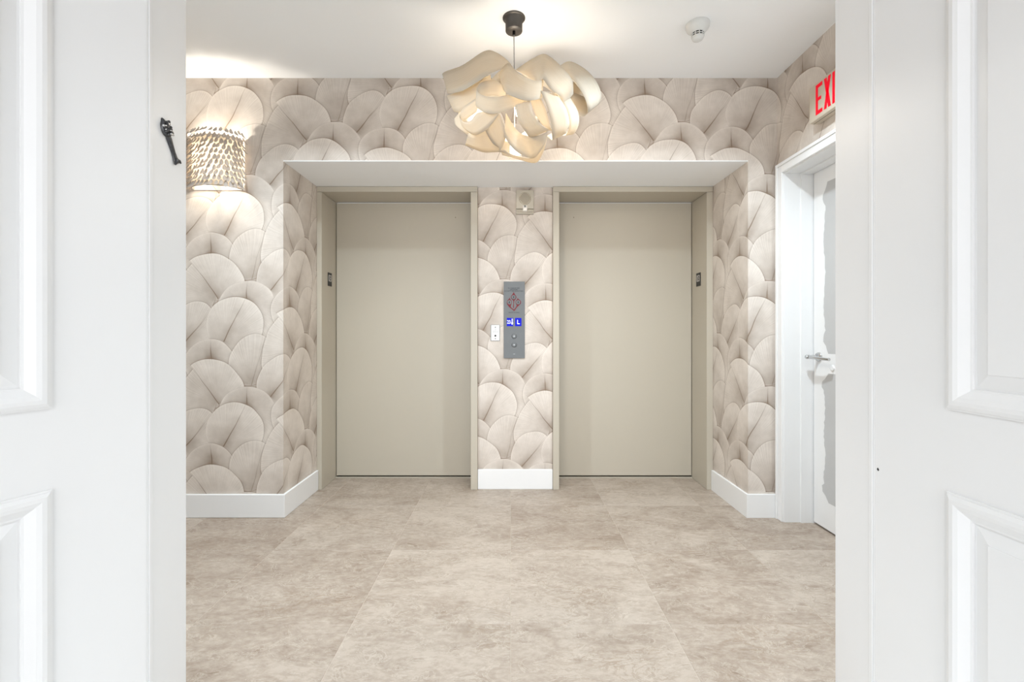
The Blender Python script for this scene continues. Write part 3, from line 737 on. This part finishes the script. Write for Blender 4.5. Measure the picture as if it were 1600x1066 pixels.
def intercom():
    k = 219.2; X = lambda px: (px - VX) / k; Z = lambda py: CAM_H - (py - VY) / k
    t = thing('alarm_speaker', (X(820), YP, Z(335)), 'beige square alarm speaker under the white soffit above the call panel', 'speaker')
    b = obj('housing', MB().box(X(806.5), X(833.8), YP - 0.022, YP - 0.0005, Z(327), Z(298)), 'elev', t, bev=0.003)
    cxp, czp = X(820.3), Z(311)
    g = obj('grille', MB().lathe((cxp, YP - 0.022, czp), (0, -1, 0), [(0.044, 0), (0.044, 0.0015), (0.041, 0.0025)], 36), 'grille', b)
    hm = MB(); 
    for i in range(-4, 5):
        for j in range(-4, 5):
            if i * i + j * j <= 17: hm.box(cxp + i * 0.0088 - 0.0026, cxp + i * 0.0088 + 0.0026, YP - 0.0252, YP - 0.0240, czp + j * 0.0088 - 0.0026, czp + j * 0.0088 + 0.0026)
    ho = obj('grille_holes', hm, 'hole', g); ho['kind'] = 'stuff'
    for px in (810.5, 830): obj('rib', MB().box(X(px - .6), X(px + .6), YP - 0.0235, YP - 0.021, Z(325), Z(303)), 'elev', b)
    s = obj('lower_tray', MB().prism([(YP - 0.0005, Z(335)), (YP - 0.026, Z(335)), (YP - 0.026, Z(333)), (YP - 0.018, Z(327.6)), (YP - 0.0005, Z(327.6))], 'x', X(806.5), X(833.8)), 'elev', t, bev=0.0015)
    obj('slot', MB().box(X(808), X(832), YP - 0.0262, YP - 0.0255, Z(333.0), Z(332.3)), 'hole', s)
    ln = obj('strobe_lens', MB().prism([(YP - 0.018, Z(331.6)), (YP - 0.036, Z(330.5)), (YP - 0.036, Z(326.6)), (YP - 0.018, Z(320.5))], 'x', X(817), X(823.5)), 'lens', t, bev=0.001)
    obj('reflector', MB().lathe((X(820.2), YP - 0.0285, Z(323.6)), (0, -1, 0.5), [(0.008, 0), (0.008, 0.001), (0.003, 0.0015)], 16), 'plate_rim', ln)
intercom()

# ------------------------------------------------------------------ floor number plates on the elevator jambs
def number_plate(sg, label):
    xj = -1.342 if sg < 0 else 1.392
    pa, pb = (512.0, 518.0) if sg < 0 else (1095.0, 1088.3)
    ya, yb = F_PX * xj / (pa - VX), F_PX * xj / (pb - VX)
    zt = CAM_H - (425.5 - VY) * ya / F_PX; zb = CAM_H - (446.6 - VY) * ya / F_PX
    t = thing('floor_number_plate', (xj, (ya + yb) / 2, zb), label, 'sign')
    s = 1 if sg < 0 else -1; x0, x1 = sorted((xj + s * 0.0003, xj + s * 0.003))
    obj('plate', MB().box(x0, x1, ya, yb, zb, zt), 'black', t, bev=0.0006)
    m = text_mb('03', 0.062, 0, 0, 0, sx=0.98)
    yc, zc = (ya + yb) / 2, (zt + zb) / 2 + 0.006
    mm = MB(); mm.f = m.f
    # turn the lettering to face across the opening
    mm.v = [(xj + s * (0.0032 - y * 1.0), yc + s * x, zc + z * 1.15) for x, y, z in m.v]
    obj('lettering', mm, 'number', t)
number_plate(-1, 'black plate with raised 03 on the left elevator jamb')
number_plate(1, 'black plate with raised 03 on the right elevator jamb')

# ------------------------------------------------------------------ exit sign on the right wall
def exit_sign():
    xf = 1.558; ya, yb = 2.437, 2.115; zb, zt = 2.205, 2.392
    t = thing('exit_sign', (XW, (ya + yb) / 2, zb), 'lit exit sign with red letters on the right wall above the side door', 'sign')
    c = obj('housing', MB().box(xf, XW - 0.0005, yb, ya, zb, zt), 'exit_case', t, bev=0.004)
    obj('bottom_seam', MB().box(xf + 0.02, xf + 0.024, yb + .005, ya - .005, zb - 0.001, zb + 0.001), 'hole', c)
    zc = (zb + zt) / 2 + 0.004; h = 0.152; wl = 0.050; st = 0.0165
    y = ya - 0.055
    def mk(polys):
        m = MB()
        for p in polys: m.prism([(yy, zz) for yy, zz in p], 'x', xf - 0.0012, xf + 0.001)
        obj('letter', m, 'exit_red', t)
    def rect(a, b, c_, d): return [(a, c_), (b, c_), (b, d), (a, d)]
    lo, hi = zc - h / 2, zc + h / 2
    mk([rect(y - st, y, lo, hi), rect(y - wl, y - st, hi - st * 1.15, hi), rect(y - wl * .82, y - st, zc - st / 2, zc + st / 2), rect(y - wl, y - st, lo, lo + st * 1.15)])
    y -= wl + 0.012
    mk([[(y, lo), (y - st * 1.15, lo), (y - wl, hi), (y - wl + st * 1.15, hi)][::-1], [(y, hi), (y - st * 1.15, hi), (y - wl, lo), (y - wl + st * 1.15, lo)]])
    y -= wl + 0.011
    mk([rect(y - st, y, lo, hi)])
    y -= st + 0.011
    mk([rect(y - wl, y, hi - st * 1.15, hi), rect(y - wl / 2 - st / 2, y - wl / 2 + st / 2, lo, hi - st * 1.15)])
exit_sign()

# ------------------------------------------------------------------ smoke detector
def detector():
    c = Vector((0.934, 2.33, CEIL))
    t = thing('smoke_detector', c, 'white round smoke detector with black vents on the ceiling', 'detector')
    b = obj('base', MB().lathe(c, (0, 0, -1), [(0.056, 0), (0.057, 0.004), (0.056, 0.016), (0.052, 0.026), (0.038, 0.040), (0.031, 0.046)], 40), 'plastic_white', t)
    obj('indicator', MB().lathe(c + Vector((-0.028, -0.030, -0.032)), (-0.3, -0.4, -1), [(0.003, -0.002), (0.003, 0.001)], 10), 'black', b)
    g = obj('sensor_chamber', MB().lathe(c, (0, 0, -1), [(0.0285, 0.044), (0.0275, 0.066)], 36), 'black', t)
    m = MB()
    for z in (0.0455, 0.0555, 0.065): m.lathe(c, (0, 0, -1), [(0.0305, z - 0.0014), (0.0302, z + 0.0014)], 36)
    for k in range(10):
        a = 2 * math.pi * (k + .3) / 10
        p = c + Vector((math.cos(a) * 0.0295, math.sin(a) * 0.0295, 0))
        m.tube([p + Vector((0, 0, -0.045)), p + Vector((0, 0, -0.066))], 0.0022, 6)
    obj('vent_cage', m, 'plastic_white', t)
    obj('cap', MB().lathe(c, (0, 0, -1), [(0.0295, 0.064), (0.0285, 0.070), (0.024, 0.078), (0.014, 0.082), (0.004, 0.083)], 32), 'plastic_white', t)
detector()

# ------------------------------------------------------------------ fill lamps added to the lobby ceiling, out of view near the entry
def fill_downlight(x, y, label):
    t = thing('added_downlight', (x, y, CEIL), label, 'lamp', group='added fill downlights of the lobby')
    obj('trim_ring', MB().lathe((x, y, CEIL), (0, 0, -1), [(0.075, 0), (0.075, 0.003), (0.06, 0.006), (0.056, 0.002)], 32), 'plastic_white', t)
    l = bpy.data.lights.new('fill_downlight', 'AREA'); l.shape = 'DISK'; l.size = 0.11; l.energy = 24.5; l.spread = math.radians(135); l.color = (0.79, 0.905, 0.985)
    lo = bpy.data.objects.new('fill_downlight', l); COL.objects.link(lo); lo.parent = t; lo.location = (0, 0, -0.012)
for x, nm in ((-1.1, 'left end'), (0.95, 'right end')):
    fill_downlight(x, 1.88, 'added out-of-view downlight in the lobby ceiling near the entry, ' + nm)
